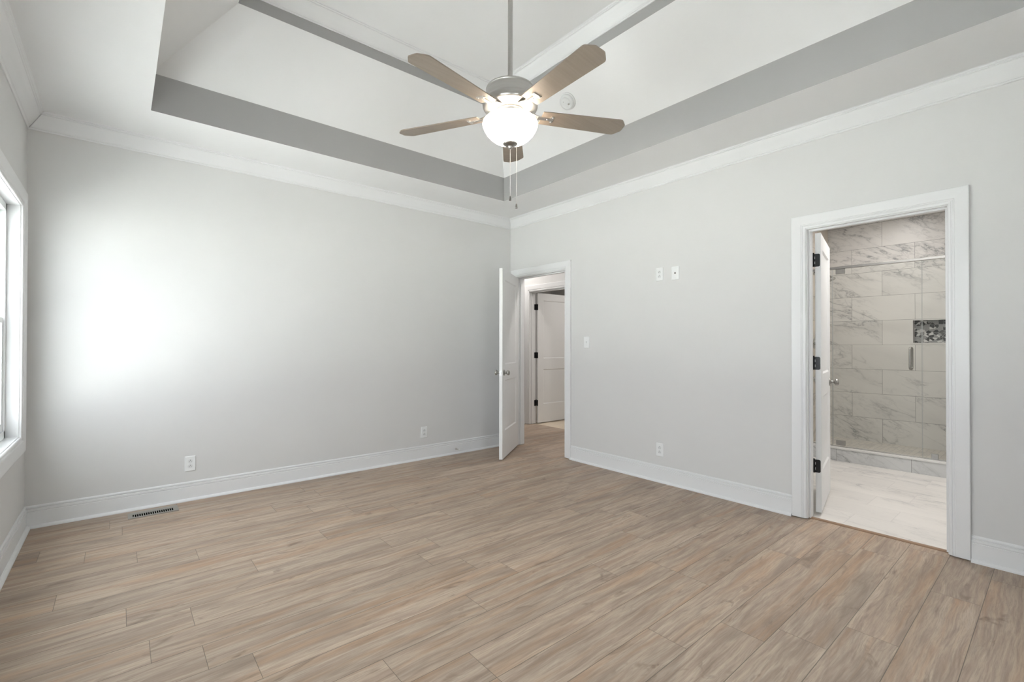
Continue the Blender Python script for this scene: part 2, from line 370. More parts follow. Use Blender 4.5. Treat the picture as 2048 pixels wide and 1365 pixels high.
# hall and utility room
mb = MB(); holed(mb, HX0+0.0, HX1, -1.6, 2.4, 0, H, [hole(D3)]); struct(mb.build('wall_hall_far', m_wall), 'pale hall wall seen through the corner doorway', 'wall')
mb = MB(); mb.box(0, 3.2, 2.4, 2.5, 0, H); mb.box(WT, 3.2, -1.7, -1.6, 0, H); mb.box(3.1, 3.2, -1.6, 2.4, 0, H); struct(mb.build('wall_hall_end', m_wall), 'end walls of the hall and utility room', 'wall')
mb = MB(); mb.box(1.235, 3.1, -1.6, 2.4, -0.03, 0.0); struct(mb.build('floor', m_ufloor), 'beige tile floor past the far hall door', 'floor')
# bathroom
SHY0, SHY1, SHX0, SHX1 = -3.95, -2.42, 2.09, 3.33
mb = MB(); mb.box(WT, 3.6, -4.85, -4.75, 0, H); mb.box(WT, 3.6, -1.8, -1.701, 0, H)
mb.box(SHX0, 3.6, -4.75, SHY0-0.02, 0, H); mb.box(SHX0, 3.6, SHY1+0.02, -1.8, 0, H)
struct(mb.build('wall_bathroom', m_wall), 'painted bathroom walls around the shower', 'wall')
mb = MB(); mb.box(SHX0, SHX1, SHY1, SHY1+0.02, 0, H); struct(mb.build('wall_shower_left', m_shside), 'marble tiled side wall of the shower with the valve', 'wall')
mb = MB(); mb.box(SHX0, SHX1, SHY0-0.02, SHY0, 0, H); struct(mb.build('wall_shower_right', m_shside), 'marble tiled side wall of the shower opposite the valve', 'wall')
NY0, NY1, NZ0, NZ1 = -3.86, -3.253, 1.238, 1.512
mb = MB(); holed(mb, SHX1, SHX1+0.09, SHY0-0.02, SHY1+0.02, 0, H, [(NY0, NY1, NZ0, NZ1)])
struct(mb.build('wall_shower_back', m_shwall), 'white marble tiled back wall of the shower', 'wall')
mb = MB(); mb.box(SHX1+0.085, SHX1+0.10, NY0-0.01, NY1+0.01, NZ0-0.01, NZ1+0.01)
niche = mb.build('niche_mosaic', m_niche); tag(niche, 'black, grey and white pebble mosaic panel in the shower niche', 'mosaic panel', kind='structure')
mb = MB(); w_ = 0.008
mb.frame([(0.0, -0.085), (0.0, 0.003), (w_, 0.003), (w_, 0.0)], NY0+w_, NY1-w_, NZ0+w_, NZ1-w_, SHX1, -1, closed=True)
mb.build('niche_edge', m_sill, niche)
mb = MB(); mb.box(0.06, SHX0, -4.75, -1.8, -0.03, 0.004); mb.box(0.035, 0.06, D2[0], D2[1], -0.03, 0.0035); struct(mb.build('floor', m_bfloor), 'white marble tile bathroom floor', 'floor')
mb = MB(); mb.box(SHX0+0.115, SHX1, SHY0, SHY1, -0.03, 0.045); struct(mb.build('floor', m_mosaic), 'small marble mosaic shower floor', 'floor')
mb = MB(); mb.box(SHX0, SHX0+0.115, SHY0, SHY1, 0, 0.128); curb = mb.build('trim_9', m_curb); struct(curb, 'grey veined marble curb under the shower glass', 'curb')
mb = MB(); mb.box(SHX0-0.006, SHX0+0.121, SHY0, SHY1, 0.128, 0.145); mb.build('curb_cap', m_sill, curb, bevel=0.002)
# ------------------------------------------------------------------ ceiling
mb = MB(); mb.cur = 0
def ring(z, a, b):    # a outer rect, b inner rect (x0,x1,y0,y1)
    mb.face([(a[0], a[2], z), (a[1], a[2], z), (b[1], b[2], z), (b[0], b[2], z)]); mb.face([(a[1], a[2], z), (a[1], a[3], z), (b[1], b[3], z), (b[1], b[2], z)])
    mb.face([(a[1], a[3], z), (a[0], a[3], z), (b[0], b[3], z), (b[1], b[3], z)]); mb.face([(a[0], a[3], z), (a[0], a[2], z), (b[0], b[2], z), (b[0], b[3], z)])
def skirt(a, za, b, zb):
    A = [(a[0], a[2]), (a[1], a[2]), (a[1], a[3]), (a[0], a[3])]; B = [(b[0], b[2]), (b[1], b[2]), (b[1], b[3]), (b[0], b[3])]
    for i in range(4):
        j = (i+1) % 4; mb.face([(*A[i], za), (*A[j], za), (*B[j], zb), (*B[i], zb)])
O1 = (TX0, TX1, TY0, TY1); O2 = (TX0+TD, TX1-TD, TY0+TD, TY1-TD); OR = (-L-0.01, 0.01, YF-0.01, 0.01)
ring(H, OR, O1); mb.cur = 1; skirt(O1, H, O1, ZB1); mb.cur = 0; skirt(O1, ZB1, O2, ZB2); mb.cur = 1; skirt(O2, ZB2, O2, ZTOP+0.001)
mb.cur = 0; mb.face([(O2[0], O2[2], ZTOP), (O2[1], O2[2], ZTOP), (O2[1], O2[3], ZTOP), (O2[0], O2[3], ZTOP)])
struct(mb.build('ceiling', [m_ceil, m_band]), 'white stepped tray ceiling with grey painted bands', 'ceiling')
mb = MB(); mb.box(-L-0.2, WT, YF-0.2, 0.15, ZTOP+0.02, ZTOP+0.1); struct(mb.build('ceiling', m_ceil), 'roof deck over the tray ceiling', 'ceiling')
mb = MB(); mb.box(WT, 3.6, -4.85, 2.5, H, H+0.1); mb.box(0.0, WT, 0.115, 2.5, H, H+0.1); struct(mb.build('ceiling', m_ceil), 'flat white ceiling of the hall and bathroom', 'ceiling')
# crown mouldings
CROWN = [(0, -0.109), (0.006, -0.109), (0.010, -0.104), (0.010, -0.099), (0.007, -0.096), (0.012, -0.091), (0.016, -0.088), (0.024, -0.078), (0.036, -0.062),
         (0.050, -0.044), (0.060, -0.028), (0.066, -0.020), (0.072, -0.018), (0.072, -0.013), (0.080, -0.009), (0.080, -0.004), (0.086, 0.0)]
def crown(name, p0, p1, n, label):
    mb = MB(); mb.run(CROWN, p0, p1, n, 1, 1); return struct(mb.build(name, m_trim), label, 'crown moulding')
crown('trim_1', (-L, 0, H), (0, 0, H), (0, -1, 0), 'white crown moulding along the back wall')
crown('trim_2', (0, 0, H), (0, YF, H), (-1, 0, 0), 'white crown moulding above the two doorways')
crown('trim_3', (-L, YF, H), (-L, 0, H), (1, 0, 0), 'white crown moulding above the window')
crown('trim_4', (0, YF, H), (-L, YF, H), (0, 1, 0), 'white crown moulding behind the camera')
a = O2
mb = MB()
for p0, p1, n in [((a[0], a[3], ZTOP), (a[1], a[3], ZTOP), (0, -1, 0)), ((a[1], a[3], ZTOP), (a[1], a[2], ZTOP), (-1, 0, 0)),
                  ((a[1], a[2], ZTOP), (a[0], a[2], ZTOP), (0, 1, 0)), ((a[0], a[2], ZTOP), (a[0], a[3], ZTOP), (1, 0, 0))]:
    mb.run(CROWN, p0, p1, n, 1, 1)
struct(mb.build('trim_5', m_trim), 'white crown moulding inside the raised tray', 'crown moulding')
# baseboards with shoe moulding
BASE = [(0, 0.146), (0.004, 0.146), (0.009, 0.142), (0.010, 0.136), (0.009, 0.131), (0.005, 0.1285), (0.005, 0.126), (0.013, 0.124), (0.0135, 0.112), (0.012, 0.1095),
        (0.0105, 0.108), (0.0105, 0.106), (0.014, 0.104), (0.014, 0.019), (0.020, 0.0185), (0.027, 0.015), (0.032, 0.008), (0.033, 0.0), (0, 0.0)]
def baseb(name, segs, label):
    mb = MB()
    for p0, p1, n, m0, m1 in segs: mb.run(BASE, p0, p1, n, m0, m1)
    return struct(mb.build(name, m_trim), label, 'baseboard')
CW = 0.09
baseb('baseboard_back', [((-L, 0, 0), (-0.0, 0, 0), (0, -1, 0), 1, 0.5)], 'white baseboard along the back wall')
baseb('baseboard_right', [((0, D1[0]-CW-.006, 0), (0, D2[1]+CW+.006, 0), (-1, 0, 0), 0, 0), ((0, D2[0]-CW-.006, 0), (0, YF, 0), (-1, 0, 0), 0, 1)], 'white baseboard between and beside the doorways')
baseb('baseboard_left', [((-L, YF, 0), (-L, 0, 0), (1, 0, 0), 1, 1)], 'white baseboard under the window')
baseb('baseboard_front', [((0, YF, 0), (-L, YF, 0), (0, 1, 0), 1, 1)], 'white baseboard behind the camera')
baseb('baseboard_hall', [((HX0, 2.4, 0), (HX0, D3[1]+CW+.006, 0), (-1, 0, 0), 0, 0), ((HX0, D3[0]-CW-.006, 0), (HX0, -1.6, 0), (-1, 0, 0), 0, 0)], 'white baseboard in the hall')
# ------------------------------------------------------------------ door casings and frames
CAS = [(0.0, 0.0), (0.0, 0.008), (0.003, 0.0115), (0.008, 0.0125), (0.013, 0.0125), (0.015, 0.010), (0.019, 0.010), (0.021, 0.0135), (0.027, 0.0135), (0.030, 0.0165),
       (0.078, 0.0195), (0.087, 0.0195), (0.09, 0.017), (0.09, 0.0)]
def casing(name, d, x, nx, label, ylim=None):
    mb = MB(); mb.frame([(o+0.005, t_) for o, t_ in CAS], d[0], d[1], 0.006, d[2], x, nx, ylim=ylim)
    return struct(mb.build(name, m_trim), label, 'door casing')
casing('trim_6', D1, 0, -1, 'white casing around the corner doorway', ylim=(-9, -0.003))
casing('trim_7', D2, 0, -1, 'white casing around the bathroom doorway')
casing('trim_8', D3, HX0, -1, 'white casing around the far hall doorway')
casing('trim_10', D1, WT, 1, 'hall side casing of the corner doorway', ylim=(-9, 0.1))
casing('trim_11', D2, WT, 1, 'bathroom side casing of the bathroom doorway')
casing('trim_12', D3, HX1, 1, 'utility side casing of the far hall doorway')
mb = MB(); mb.prism([(0.030, 0), (0.062, 0), (0.062, 0.006), (0.055, 0.009), (0.036, 0.009), (0.030, 0.004)], D2[0], D2[1], Matrix(((1, 0, 0, 0), (0, 0, 1, 0), (0, 1, 0, 0), (0, 0, 0, 1))))
struct(mb.build('trim_13', m_thresh), 'thin brown wood threshold strip at the bathroom doorway', 'threshold')
def door_frame(parent, d, x0, x1, sx0, sx1):
    mb = MB(); y0, y1, z = d
    mb.box(x0, x1, y0-J, y0, 0.004, z); mb.box(x0, x1, y1, y1+J, 0.004, z); mb.box(x0, x1, y0-J, y1+J, z, z+J)
    s_ = 0.011
    mb.box(sx0, sx1, y0, y0+s_, 0.004, z-s_); mb.box(sx0, sx1, y1-s_, y1, 0.004, z-s_); mb.box(sx0, sx1, y0, y1, z-s_, z)
    return mb.build('door_frame', m_trim, parent, bevel=0.0015)
def leaf_mesh(w, z0=0.014, z1=2.018, th=0.035):
    """two-panel door leaf, hinge corner at the origin, running +x, thickness 0..th in y"""
    mb = MB(); st = 0.112; D = 0.009; sl = 0.012
    rows = [z0, z0+0.285, 0.838, 1.005, z1-0.108, z1]; xs = [0, st, w-st, w]
    for y, sg in ((0, 1), (th, -1)):
        for i in range(3):
            for j in range(5):
                a, b, c, d = xs[i], xs[i+1], rows[j], rows[j+1]
                if i == 1 and j in (1, 3):
                    A = [(a, c), (b, c), (b, d), (a, d)]; B = [(a+sl, c+sl), (b-sl, c+sl), (b-sl, d-sl), (a+sl, d-sl)]
                    for k in range(4):
                        l = (k+1) % 4
                        mb.face([(A[k][0], y, A[k][1]), (A[l][0], y, A[l][1]), (B[l][0], y+sg*D, B[l][1]), (B[k][0], y+sg*D, B[k][1])])
                    mb.face([(p[0], y+sg*D, p[1]) for p in B])
                else: mb.face([(a, y, c), (b, y, c), (b, y, d), (a, y, d)])
    for a, b in ((0, 0), (w, w)):
        for j in range(5): mb.face([(a, 0, rows[j]), (a, th, rows[j]), (a, th, rows[j+1]), (a, 0, rows[j+1])])
    for z in (z0, z1):
        for i in range(3): mb.face([(xs[i], 0, z), (xs[i+1], 0, z), (xs[i+1], th, z), (xs[i], th, z)])
    return mb
KNOB = [(0.0, 0.0), (0.031, 0.0), (0.032, 0.003), (0.030, 0.007), (0.022, 0.009), (0.012, 0.011), (0.0105, 0.018), (0.0105, 0.028), (0.014, 0.033), (0.023, 0.037),
        (0.0275, 0.043), (0.0285, 0.050), (0.026, 0.057), (0.019, 0.062), (0.010, 0.0645), (0.0, 0.065)]
def add_knobs(leaf, w, th=0.035, z=0.92):
    for y, sg in ((0, -1), (th, 1)):
        T = Matrix.Translation((w-0.062, y, z)) @ Matrix.Rotation(R(90)*(-sg), 4, 'X')
        mb = MB(); mb.lathe(KNOB, T, 32); mb.build('door_knob', m_knob, leaf)
    mb = MB(); mb.box(w-0.0005, w+0.0015, th/2-0.0125, th/2+0.0125, z-0.029, z+0.029)
    mb.box(w+0.001, w+0.008, th/2-0.006, th/2+0.006, z-0.009, z+0.009); mb.build('latch_plate', m_nickel, leaf, bevel=0.001)
def rrect(w, h, r, sides=(1, 1, 1, 1), n=5):
    pts = []
    for k, (cx, cy, a0) in enumerate(((w/2-r, h/2-r, 0), (-w/2+r, h/2-r, 90), (-w/2+r, -h/2+r, 180), (w/2-r, -h/2+r, 270))):
        if sides[k]:
            for i in range(n+1): a = R(a0+90*i/n); pts.append((cx+r*math.cos(a), cy+r*math.sin(a)))
        else: pts.append((math.copysign(w/2, cx), math.copysign(h/2, cy)))
    return pts
def add_hinges(leaf, zs, w=0.032, pin=(-0.004, -0.004), jamb=0.0):
    """leaf plate let into the hinge edge (plane x=0 of the leaf) and a knuckle on the pin line"""
    for z in zs:
        mb = MB()
        T = Matrix.Translation((-0.0008, w/2+0.0005, z)) @ Matrix(((0, 0, 1, 0), (1, 0, 0, 0), (0, 1, 0, 0), (0, 0, 0, 1)))
        mb.prism(rrect(w, 0.09, 0.009, (1, 0, 0, 1)), -0.0012, 0.001, T)
        mb.lathe([(0, -0.046), (0.0062, -0.046), (0.0062, 0.046), (0, 0.046)], Matrix.Translation((pin[0], pin[1], z)), 16)
        mb.lathe([(0, 0.046), (0.004, 0.046), (0.005, 0.050), (0.003, 0.053), (0, 0.0535)], Matrix.Translation((pin[0], pin[1], z)), 12)
        for dz in (-0.03, 0.0, 0.03):
            T2 = Matrix.Translation((-0.002, w*0.58, z+dz)) @ Matrix.Rotation(R(-90), 4, 'Y')
            mb.lathe([(0.0042, -0.001), (0.0040, 0.0005), (0.0, 0.0010)], T2, 12)
        mb.build('hinge', m_black, leaf)
def hinge_on_jamb(parent, x, y, zs, sx, wx=0.032, ny=-1):
    for z in zs:
        mb = MB(); mb.box(x, x+sx*wx, y, y+ny*0.0015, z-0.045, z+0.045); mb.build('hinge_leaf', m_black, parent)
# door 1: corner door, swung into the room
d1 = thing('door_1', 'open white two-panel door in the corner, nickel knobs on both sides', 'door', kind='structure')
f1 = door_frame(d1, D1, 0.0, WT, 0.045, 0.085)
hr = Vector((-0.003, -0.151)); fr = Vector((-0.616, -0.607)); dd = (fr-hr).normalized(); w1 = (fr-hr).length
lf = leaf_mesh(w1).build('door_leaf', m_door, d1, bevel=0.001); lf.location = (hr.x, hr.y, 0)
# leaf thickness must point to the back wall: mirror through y by rotating with dir and flipping
ang = math.atan2(dd.y, dd.x)
nrm = Vector((-dd.y, dd.x))      # left of direction
want = Vector((-0.576, 0.817))
if nrm.dot(want) < 0:            # thickness on the other side: slide leaf by its thickness
    lf.location = (hr.x - nrm.x*0.035, hr.y - nrm.y*0.035, 0)
lf.rotation_euler = (0, 0, ang)
add_knobs(lf, w1); add_hinges(lf, (1.82, 1.06, 0.32), pin=(-0.004, -0.004))
# door 2: bathroom door, swung into the bathroom
d2 = thing('door_2', 'white bathroom door standing open, edge on with black hinges', 'door', kind='structure')
f2 = door_frame(d2, D2, 0.0, WT, 0.030, 0.068)
w2 = 0.69; a2 = R(11.3); lf = leaf_mesh(w2, 0.02).build('door_leaf', m_door, d2, bevel=0.001)
lf.location = (0.142+0.035*math.sin(a2), -3.242-0.035*math.cos(a2), 0); lf.rotation_euler = (0, 0, a2)
add_knobs(lf, w2, z=0.915)
for z in (1.823, 1.084, 0.349):
    mb = MB(); T = Matrix.Translation((-0.0008, 0.0205, z)) @ Matrix(((0, 0, 1, 0), (1, 0, 0, 0), (0, 1, 0, 0), (0, 0, 0, 1)))
    mb.prism(rrect(0.031, 0.092, 0.010, (0, 1, 1, 0)), -0.0016, 0.001, T)
    mb.box(-0.0035, -0.001, 0.033, 0.044, z-0.046, z+0.046)
    mb.lathe([(0, -0.046), (0.0065, -0.046), (0.0065, 0.046), (0, 0.046)], Matrix.Translation((-0.008, 0.044, z)), 16)
    mb.lathe([(0, 0.046), (0.0045, 0.046), (0.0055, 0.050), (0.003, 0.054), (0, 0.055)], Matrix.Translation((-0.008, 0.044, z)), 12)
    hg = mb.build('hinge', m_black, lf)
    mb = MB()
    for dz in (-0.018, 0.018): mb.box(-0.0038, -0.0032, 0.0345, 0.0375, z+dz-0.009, z+dz+0.009)
    sc_ = mb.build('hinge_slit', m_plate, lf)
# door 3: far hall door open into the utility room
d3 = thing('door_3', 'white two-panel door beyond the hall, three black hinges', 'door', kind='structure')
f3 = door_frame(d3, D3, HX0, HX1, 0.03+HX0, 0.07+HX0)
w3 = 0.77; lf = leaf_mesh(w3).build('door_leaf', m_door, d3, bevel=0.001); lf.location = (1.262, 0.846, 0); lf.rotation_euler = (0, 0, R(-1.0))
add_knobs(lf, w3); add_hinges(lf, (1.80, 1.056, 0.32), pin=(-0.006, 0.038))
hinge_on_jamb(f3, HX1, D3[1], (1.80, 1.056, 0.32), -1, 0.034)
# ------------------------------------------------------------------ windows
def make_window(n, a, b, x, nx, label, axis='y', units=2):
    """a..b opening along the wall, x inner wall face, nx = direction into the room"""
    wdw = thing('window_%d' % n, label, 'window', kind='structure')
    def bx(mb, d0, d1, p, q, z0, z1):   # d = depth outwards from wall face
        X0, X1 = x-nx*d0, x-nx*d1
        if axis == 'y': mb.box(X0, X1, p, q, z0, z1)
        else: mb.box(p, q, X0, X1, z0, z1)
    mb = MB()
    WC = [(0.0, 0.0), (0.0, 0.010), (0.004, 0.013), (0.012, 0.013), (0.016, 0.010), (0.020, 0.010), (0.024, 0.016), (0.030, 0.018), (0.088, 0.021), (0.097, 0.021), (0.105, 0.017), (0.105, 0.0)]
    mb.frame([(o+0.004, t_) for o, t_ in WC], a, b, WZ0, WZ1, x, nx, closed=True, axis=axis); mb.build('window_casing', m_trim, wdw)
    mb = MB(); e = WE
    bx(mb, 0.0, 0.16, a-e, a, WZ0-e, WZ1+e); bx(mb, 0.0, 0.16, b, b+e, WZ0-e, WZ1+e)
    bx(mb, 0, 0.16, a, b, WZ0-e, WZ0); bx(mb, 0, 0.16, a, b, WZ1, WZ1+e); mb.build('window_jamb', m_trim, wdw)
    mb = MB(); bx(mb, 0.058, 0.16, a, a+0.032, WZ0, WZ1); bx(mb, 0.058, 0.16, b-0.032, b, WZ0, WZ1)
    bx(mb, 0.058, 0.16, a, b, WZ0, WZ0+0.045); bx(mb, 0.058, 0.16, a, b, WZ1-0.045, WZ1)
    wu = (b-a)/units
    for k in range(1, units): bx(mb, 0.03, 0.16, a+wu*k-0.05, a+wu*k+0.05, WZ0, WZ1)
    mb.build('window_frame', m_vinyl, wdw, bevel=0.002)
    zm = (WZ0+WZ1)/2
    for k in range(units):
        p = a+wu*k + (0.032 if k == 0 else 0.05); q = a+wu*(k+1) - (0.032 if k == units-1 else 0.05)
        for nm, d0, d1, z0, z1 in (('lower_sash', 0.066, 0.098, WZ0+0.045, zm+0.018), ('upper_sash', 0.104, 0.136, zm-0.018, WZ1-0.045)):
            mb = MB(); r = 0.034
            bx(mb, d0, d1, p, p+r, z0, z1); bx(mb, d0, d1, q-r, q, z0, z1); bx(mb, d0, d1, p+r, q-r, z0, z0+(0.05 if nm == 'lower_sash' else r)); bx(mb, d0, d1, p+r, q-r, z1-r, z1)
            sh = mb.build(nm, m_vinyl, wdw, bevel=0.002)
            mb = MB(); bx(mb, (d0+d1)/2-0.002, (d0+d1)/2+0.002, p+r-0.005, q-r+0.005, z0+r-0.005, z1-r+0.005); mb.build('glass_pane', m_glass, sh)
    ww = (a+b)/2
    if axis == 'y': portal(x-nx*0.17, ww, (WZ0+WZ1)/2, WZ1-WZ0, b-a, (0, R(-90)*nx, 0))
    else: portal(ww, x-nx*0.17, (WZ0+WZ1)/2, b-a, WZ1-WZ0, (R(90)*nx, 0, 0))
    return wdw
make_window(1, WINS[0][0], WINS[0][1], -L, 1, 'white double-hung window cut off at the left edge')
make_window(2, WINS[1][0], WINS[1][1], -L, 1, 'added white double-hung window beside the camera, out of view', units=1)  # unseen window, added to bring more daylight onto the right wall
make_window(3, FW[0], FW[1], YF, 1, 'added white double-hung window behind the camera, out of view', axis='x', units=1)  # no window known here; added as fill for the back wall
mb = MB(); mb.box(-40, 8, -45, 40, -0.6, -0.5); struct(mb.build('ground', m_ground), 'pale ground outside the house', 'ground')
# ------------------------------------------------------------------ ceiling fan
FX, FY = -1.9666, -2.3496; FS = 1.0517
fan = thing('ceiling_fan', 'brushed nickel ceiling fan with five taupe blades and lit bowl', 'ceiling fan', (FX, FY, 2.3669))
B0 = -2.31; BB = -2.3669
def fpart(name, prof, mat, n=64):
    mb = MB(); mb.lathe([(r*FS, (z+B0)*FS) for r, z in prof], None, n); return mb.build(name, mat, fan)
fpart('canopy', [(0, 3.4825), (0.07, 3.4825), (0.068, 3.45), (0.055, 3.42), (0.03, 3.405), (0.0, 3.405)], m_nickel)
fpart('downrod', [(0.0137, 3.42), (0.0137, 2.60)], m_nickel, 24)
fpart('rod_collar', [(0.0, 2.66), (0.022, 2.66), (0.026, 2.652), (0.028, 2.63), (0.028, 2.62)], m_nickel, 32)
fpart('motor_housing', [(0.0, 2.628), (0.06, 2.628), (0.105, 2.622), (0.124, 2.616), (0.131, 2.611), (0.133, 2.606), (0.133, 2.603), (0.129, 2.600), (0.131, 2.596), (0.134, 2.555), (0.138, 2.546),
      (0.147, 2.538), (0.1505, 2.530), (0.1505, 2.512), (0.147, 2.504), (0.136, 2.498), (0.11, 2.494), (0.088, 2.488), (0.0, 2.488)], m_nickel)
fpart('switch_housing', [(0.0, 2.49), (0.072, 2.49), (0.078, 2.484), (0.078, 2.462), (0.066, 2.456), (0.0, 2.456)], m_nickel)
fpart('light_fitter', [(0.0, 2.458), (0.060, 2.458), (0.085, 2.452), (0.094, 2.446), (0.096, 2.438), (0.088, 2.436), (0.0, 2.44)], m_nickel)
fpart('glass_bowl', [(0.092, 2.452), (0.100, 2.453), (0.118, 2.449), (0.135, 2.441), (0.146, 2.430), (0.151, 2.418), (0.149, 2.405), (0.142, 2.388), (0.130, 2.368), (0.112, 2.348), (0.09, 2.331),
      (0.065, 2.320), (0.04, 2.314), (0.0, 2.312)], m_bowl)
fin = fpart('finial', [(0.0, 2.3165), (0.037, 2.3165), (0.0405, 2.313), (0.0395, 2.308), (0.030, 2.302), (0.016, 2.298), (0.011, 2.295), (0.012, 2.289), (0.009, 2.283), (0.0, 2.281)], m_knob, 32)
dr = Vector((r2.x, r2.y, 0)).normalized()
def chain(off, z0, z1):
    mb = MB(); z = z0
    mb.tube([(off.x, off.y, z0+BB), (off.x, off.y, z1+0.018+BB)], 0.0007, 6)
    while z > z1+0.02:
        mb.lathe([(0.0, 0.0014), (0.0011, 0.0008), (0.0015, 0.0), (0.0011, -0.0008), (0.0, -0.0014)], Matrix.Translation((off.x, off.y, z+BB)), 6); z -= 0.0042
    ch = mb.build('pull_chain', m_chain, fan)
    mb = MB(); mb.lathe([(0.0, 0.028), (0.0025, 0.028), (0.0045, 0.022), (0.0055, 0.012), (0.0075, 0.004), (0.0065, 0.0), (0.0, -0.001)], Matrix.Translation((off.x, off.y, z1+BB)), 16)
    mb.build('pull_knob', m_pull, ch)
chain(Vector((0.0, 0.0, 0)), 2.338, 2.041); chain(dr*0.036, 2.366, 1.996)
BL_A0 = 48.19; BZ = 2.541; PITCHB = -10.0; TILT = Matrix(((1, 0, 0, 0), (0, 1, 0, 0), (0.0224, 0.0034, 1, 0), (0, 0, 0, 1)))
def blade_geo():
    # outline along +x, root to tip, clipped rounded corners
    r0, r1, w0, w1_ = 0.175, 0.723, 0.058, 0.0726; c_ = 0.048; q_ = 0.024
    pts = [(r0+0.012, -w0+0.004), (r0+0.05, -w0)]
    pts += [(r1-c_-0.01, -w1_)]
    for i in range(7):
        a = R(-90 + 50*i/6); pts.append((r1-c_+q_*math.cos(a), -w1_+q_+q_*math.sin(a)))
    for i in range(7):
        a = R(-40 + 40*i/6); pts.append((r1-q_+q_*math.cos(a), -w1_+c_+q_*math.sin(a)+0.004))
    top = [(x, -y) for x, y in pts[::-1]]
    return pts + top
for k in range(5):
    a = R(BL_A0 + 72*k); T = TILT @ Matrix.Rotation(a, 4, 'Z') @ Matrix.Translation((0, 0, BZ+BB)) @ Matrix.Rotation(R(PITCHB), 4, 'X')
    mb = MB(); mb.prism(blade_geo(), -0.0030, 0.0030, T); bl = mb.build('blade', m_blade, fan, bevel=0.001)
    # blade iron: flared arm from the motor to a fork under the blade
    T2 = TILT @ Matrix.Rotation(a, 4, 'Z')
    mb = MB()
    mb.prism([(0.165, -0.013), (0.240, -0.010), (0.246, -0.027), (0.262, -0.027), (0.262, 0.027), (0.246, 0.027), (0.240, 0.010), (0.165, 0.013)], -0.0075, -0.003, T)
    P = [(0.10, 2.553), (0.135, 2.548), (0.160, 2.541), (0.190, BZ-0.006)]
    for i in range(len(P)-1):
        (xa, za), (xb, zb) = P[i], P[i+1]; wa, wb = 0.020-0.002*i, 0.018-0.002*i
        vs = [(xa, -wa, za), (xa, wa, za), (xb, wb, zb), (xb, -wb, zb), (xa, -wa, za+0.005), (xa, wa, za+0.005), (xb, wb, zb+0.005), (xb, -wb, zb+0.005)]
        mb.raw([T2 @ Vector((x, y, z+BB)) for x, y, z in vs], [(0, 1, 2, 3), (4, 7, 6, 5), (0, 4, 5, 1), (2, 6, 7, 3), (0, 3, 7, 4), (1, 5, 6, 2)])
    for sx_, sy_ in ((0.254, -0.019), (0.254, 0.019), (0.225, 0)):
        mb.lathe([(0.0, -0.0105), (0.004, -0.0095), (0.005, -0.0075)], T @ Matrix.Translation((sx_, sy_, 0)), 12)
    mb.build('blade_arm', m_nickel, bl)
# ------------------------------------------------------------------ smoke detector on the sloped ceiling
nd = Vector((-(ZB2-ZB1), 0, -TD)).normalized()
sd = thing('smoke_detector', 'round white smoke detector on the sloped ceiling behind the fan', 'smoke detector', (0, 0, 0))
px_ = -0.822; pz_ = ZB1 + (TX1-px_)*(ZB2-ZB1)/TD
sd.location = (px_, -1.73, pz_)
zq = Vector((0, 0, 1)).rotation_difference(nd); T = zq.to_matrix().to_4x4()
mb = MB(); mb.lathe([(0.0, 0.0), (0.070, 0.0), (0.070, 0.008), (0.066, 0.011), (0.0, 0.011)], T, 48); mb.build('mounting_base', m_plate, sd)
mb = MB(); mb.lathe([(0.062, 0.010), (0.0635, 0.020), (0.060, 0.032), (0.050, 0.038), (0.046, 0.0385), (0.045, 0.037), (0.030, 0.037), (0.0, 0.0375)], T, 48); cv = mb.build('cover', m_plate2, sd)
mb = MB()
for k in range(3):
    mb.prism([(0.008, -0.0008), (0.046, -0.0008), (0.046, 0.0008), (0.008, 0.0008)], 0.0370, 0.0382, T @ Matrix.Rotation(R(60+120*k), 4, 'Z'))
mb.build('vent_slits', m_plate, sd)
mb = MB(); mb.prism(rrect(0.012, 0.016, 0.002), 0.037, 0.040, T @ Matrix.Translation((-0.018, -0.020, 0))); mb.build('test_button', m_vent, sd)
mb = MB(); mb.lathe([(0.0025, 0.037), (0.0025, 0.0390), (0.0, 0.0392)], T @ Matrix.Translation((0.016, 0.018, 0)), 10); mb.build('indicator_light', m_slot, sd)
# ------------------------------------------------------------------ wall plates
def plate_T(face):
    """local x = along wall (viewer's right), y = up, z = out of the wall"""
    if face == 'right': return Matrix(((0, 0, -1, 0), (-1, 0, 0, 0), (0, 1, 0, 0), (0, 0, 0, 1)))
    return Matrix(((1, 0, 0, 0), (0, 0, -1, 0), (0, 1, 0, 0), (0, 0, 0, 1)))
def plate(root, T, w=0.072, h=0.117):
    mb = MB(); a, b = rrect(w, h, 0.005), rrect(w-0.008, h-0.008, 0.004)
    n = len(a); vs = [T @ Vector((x, y, 0)) for x, y in a] + [T @ Vector((x, y, 0.003)) for x, y in a] + [T @ Vector((x, y, 0.0062)) for x, y in b]
    fs = [(i, (i+1) % n, n+(i+1) % n, n+i) for i in range(n)] + [(n+i, n+(i+1) % n, 2*n+(i+1) % n, 2*n+i) for i in range(n)] + [tuple(range(2*n, 3*n))]
    mb.raw(vs, fs); return mb.build('cover_plate', m_plate, root)
def screw(root, T, x, y):
    mb = MB(); mb.lathe([(0.0033, 0.006), (0.0028, 0.0072), (0, 0.0075)], T @ Matrix.Translation((x, y, 0)), 12); mb.build('screw', m_plate2, root)
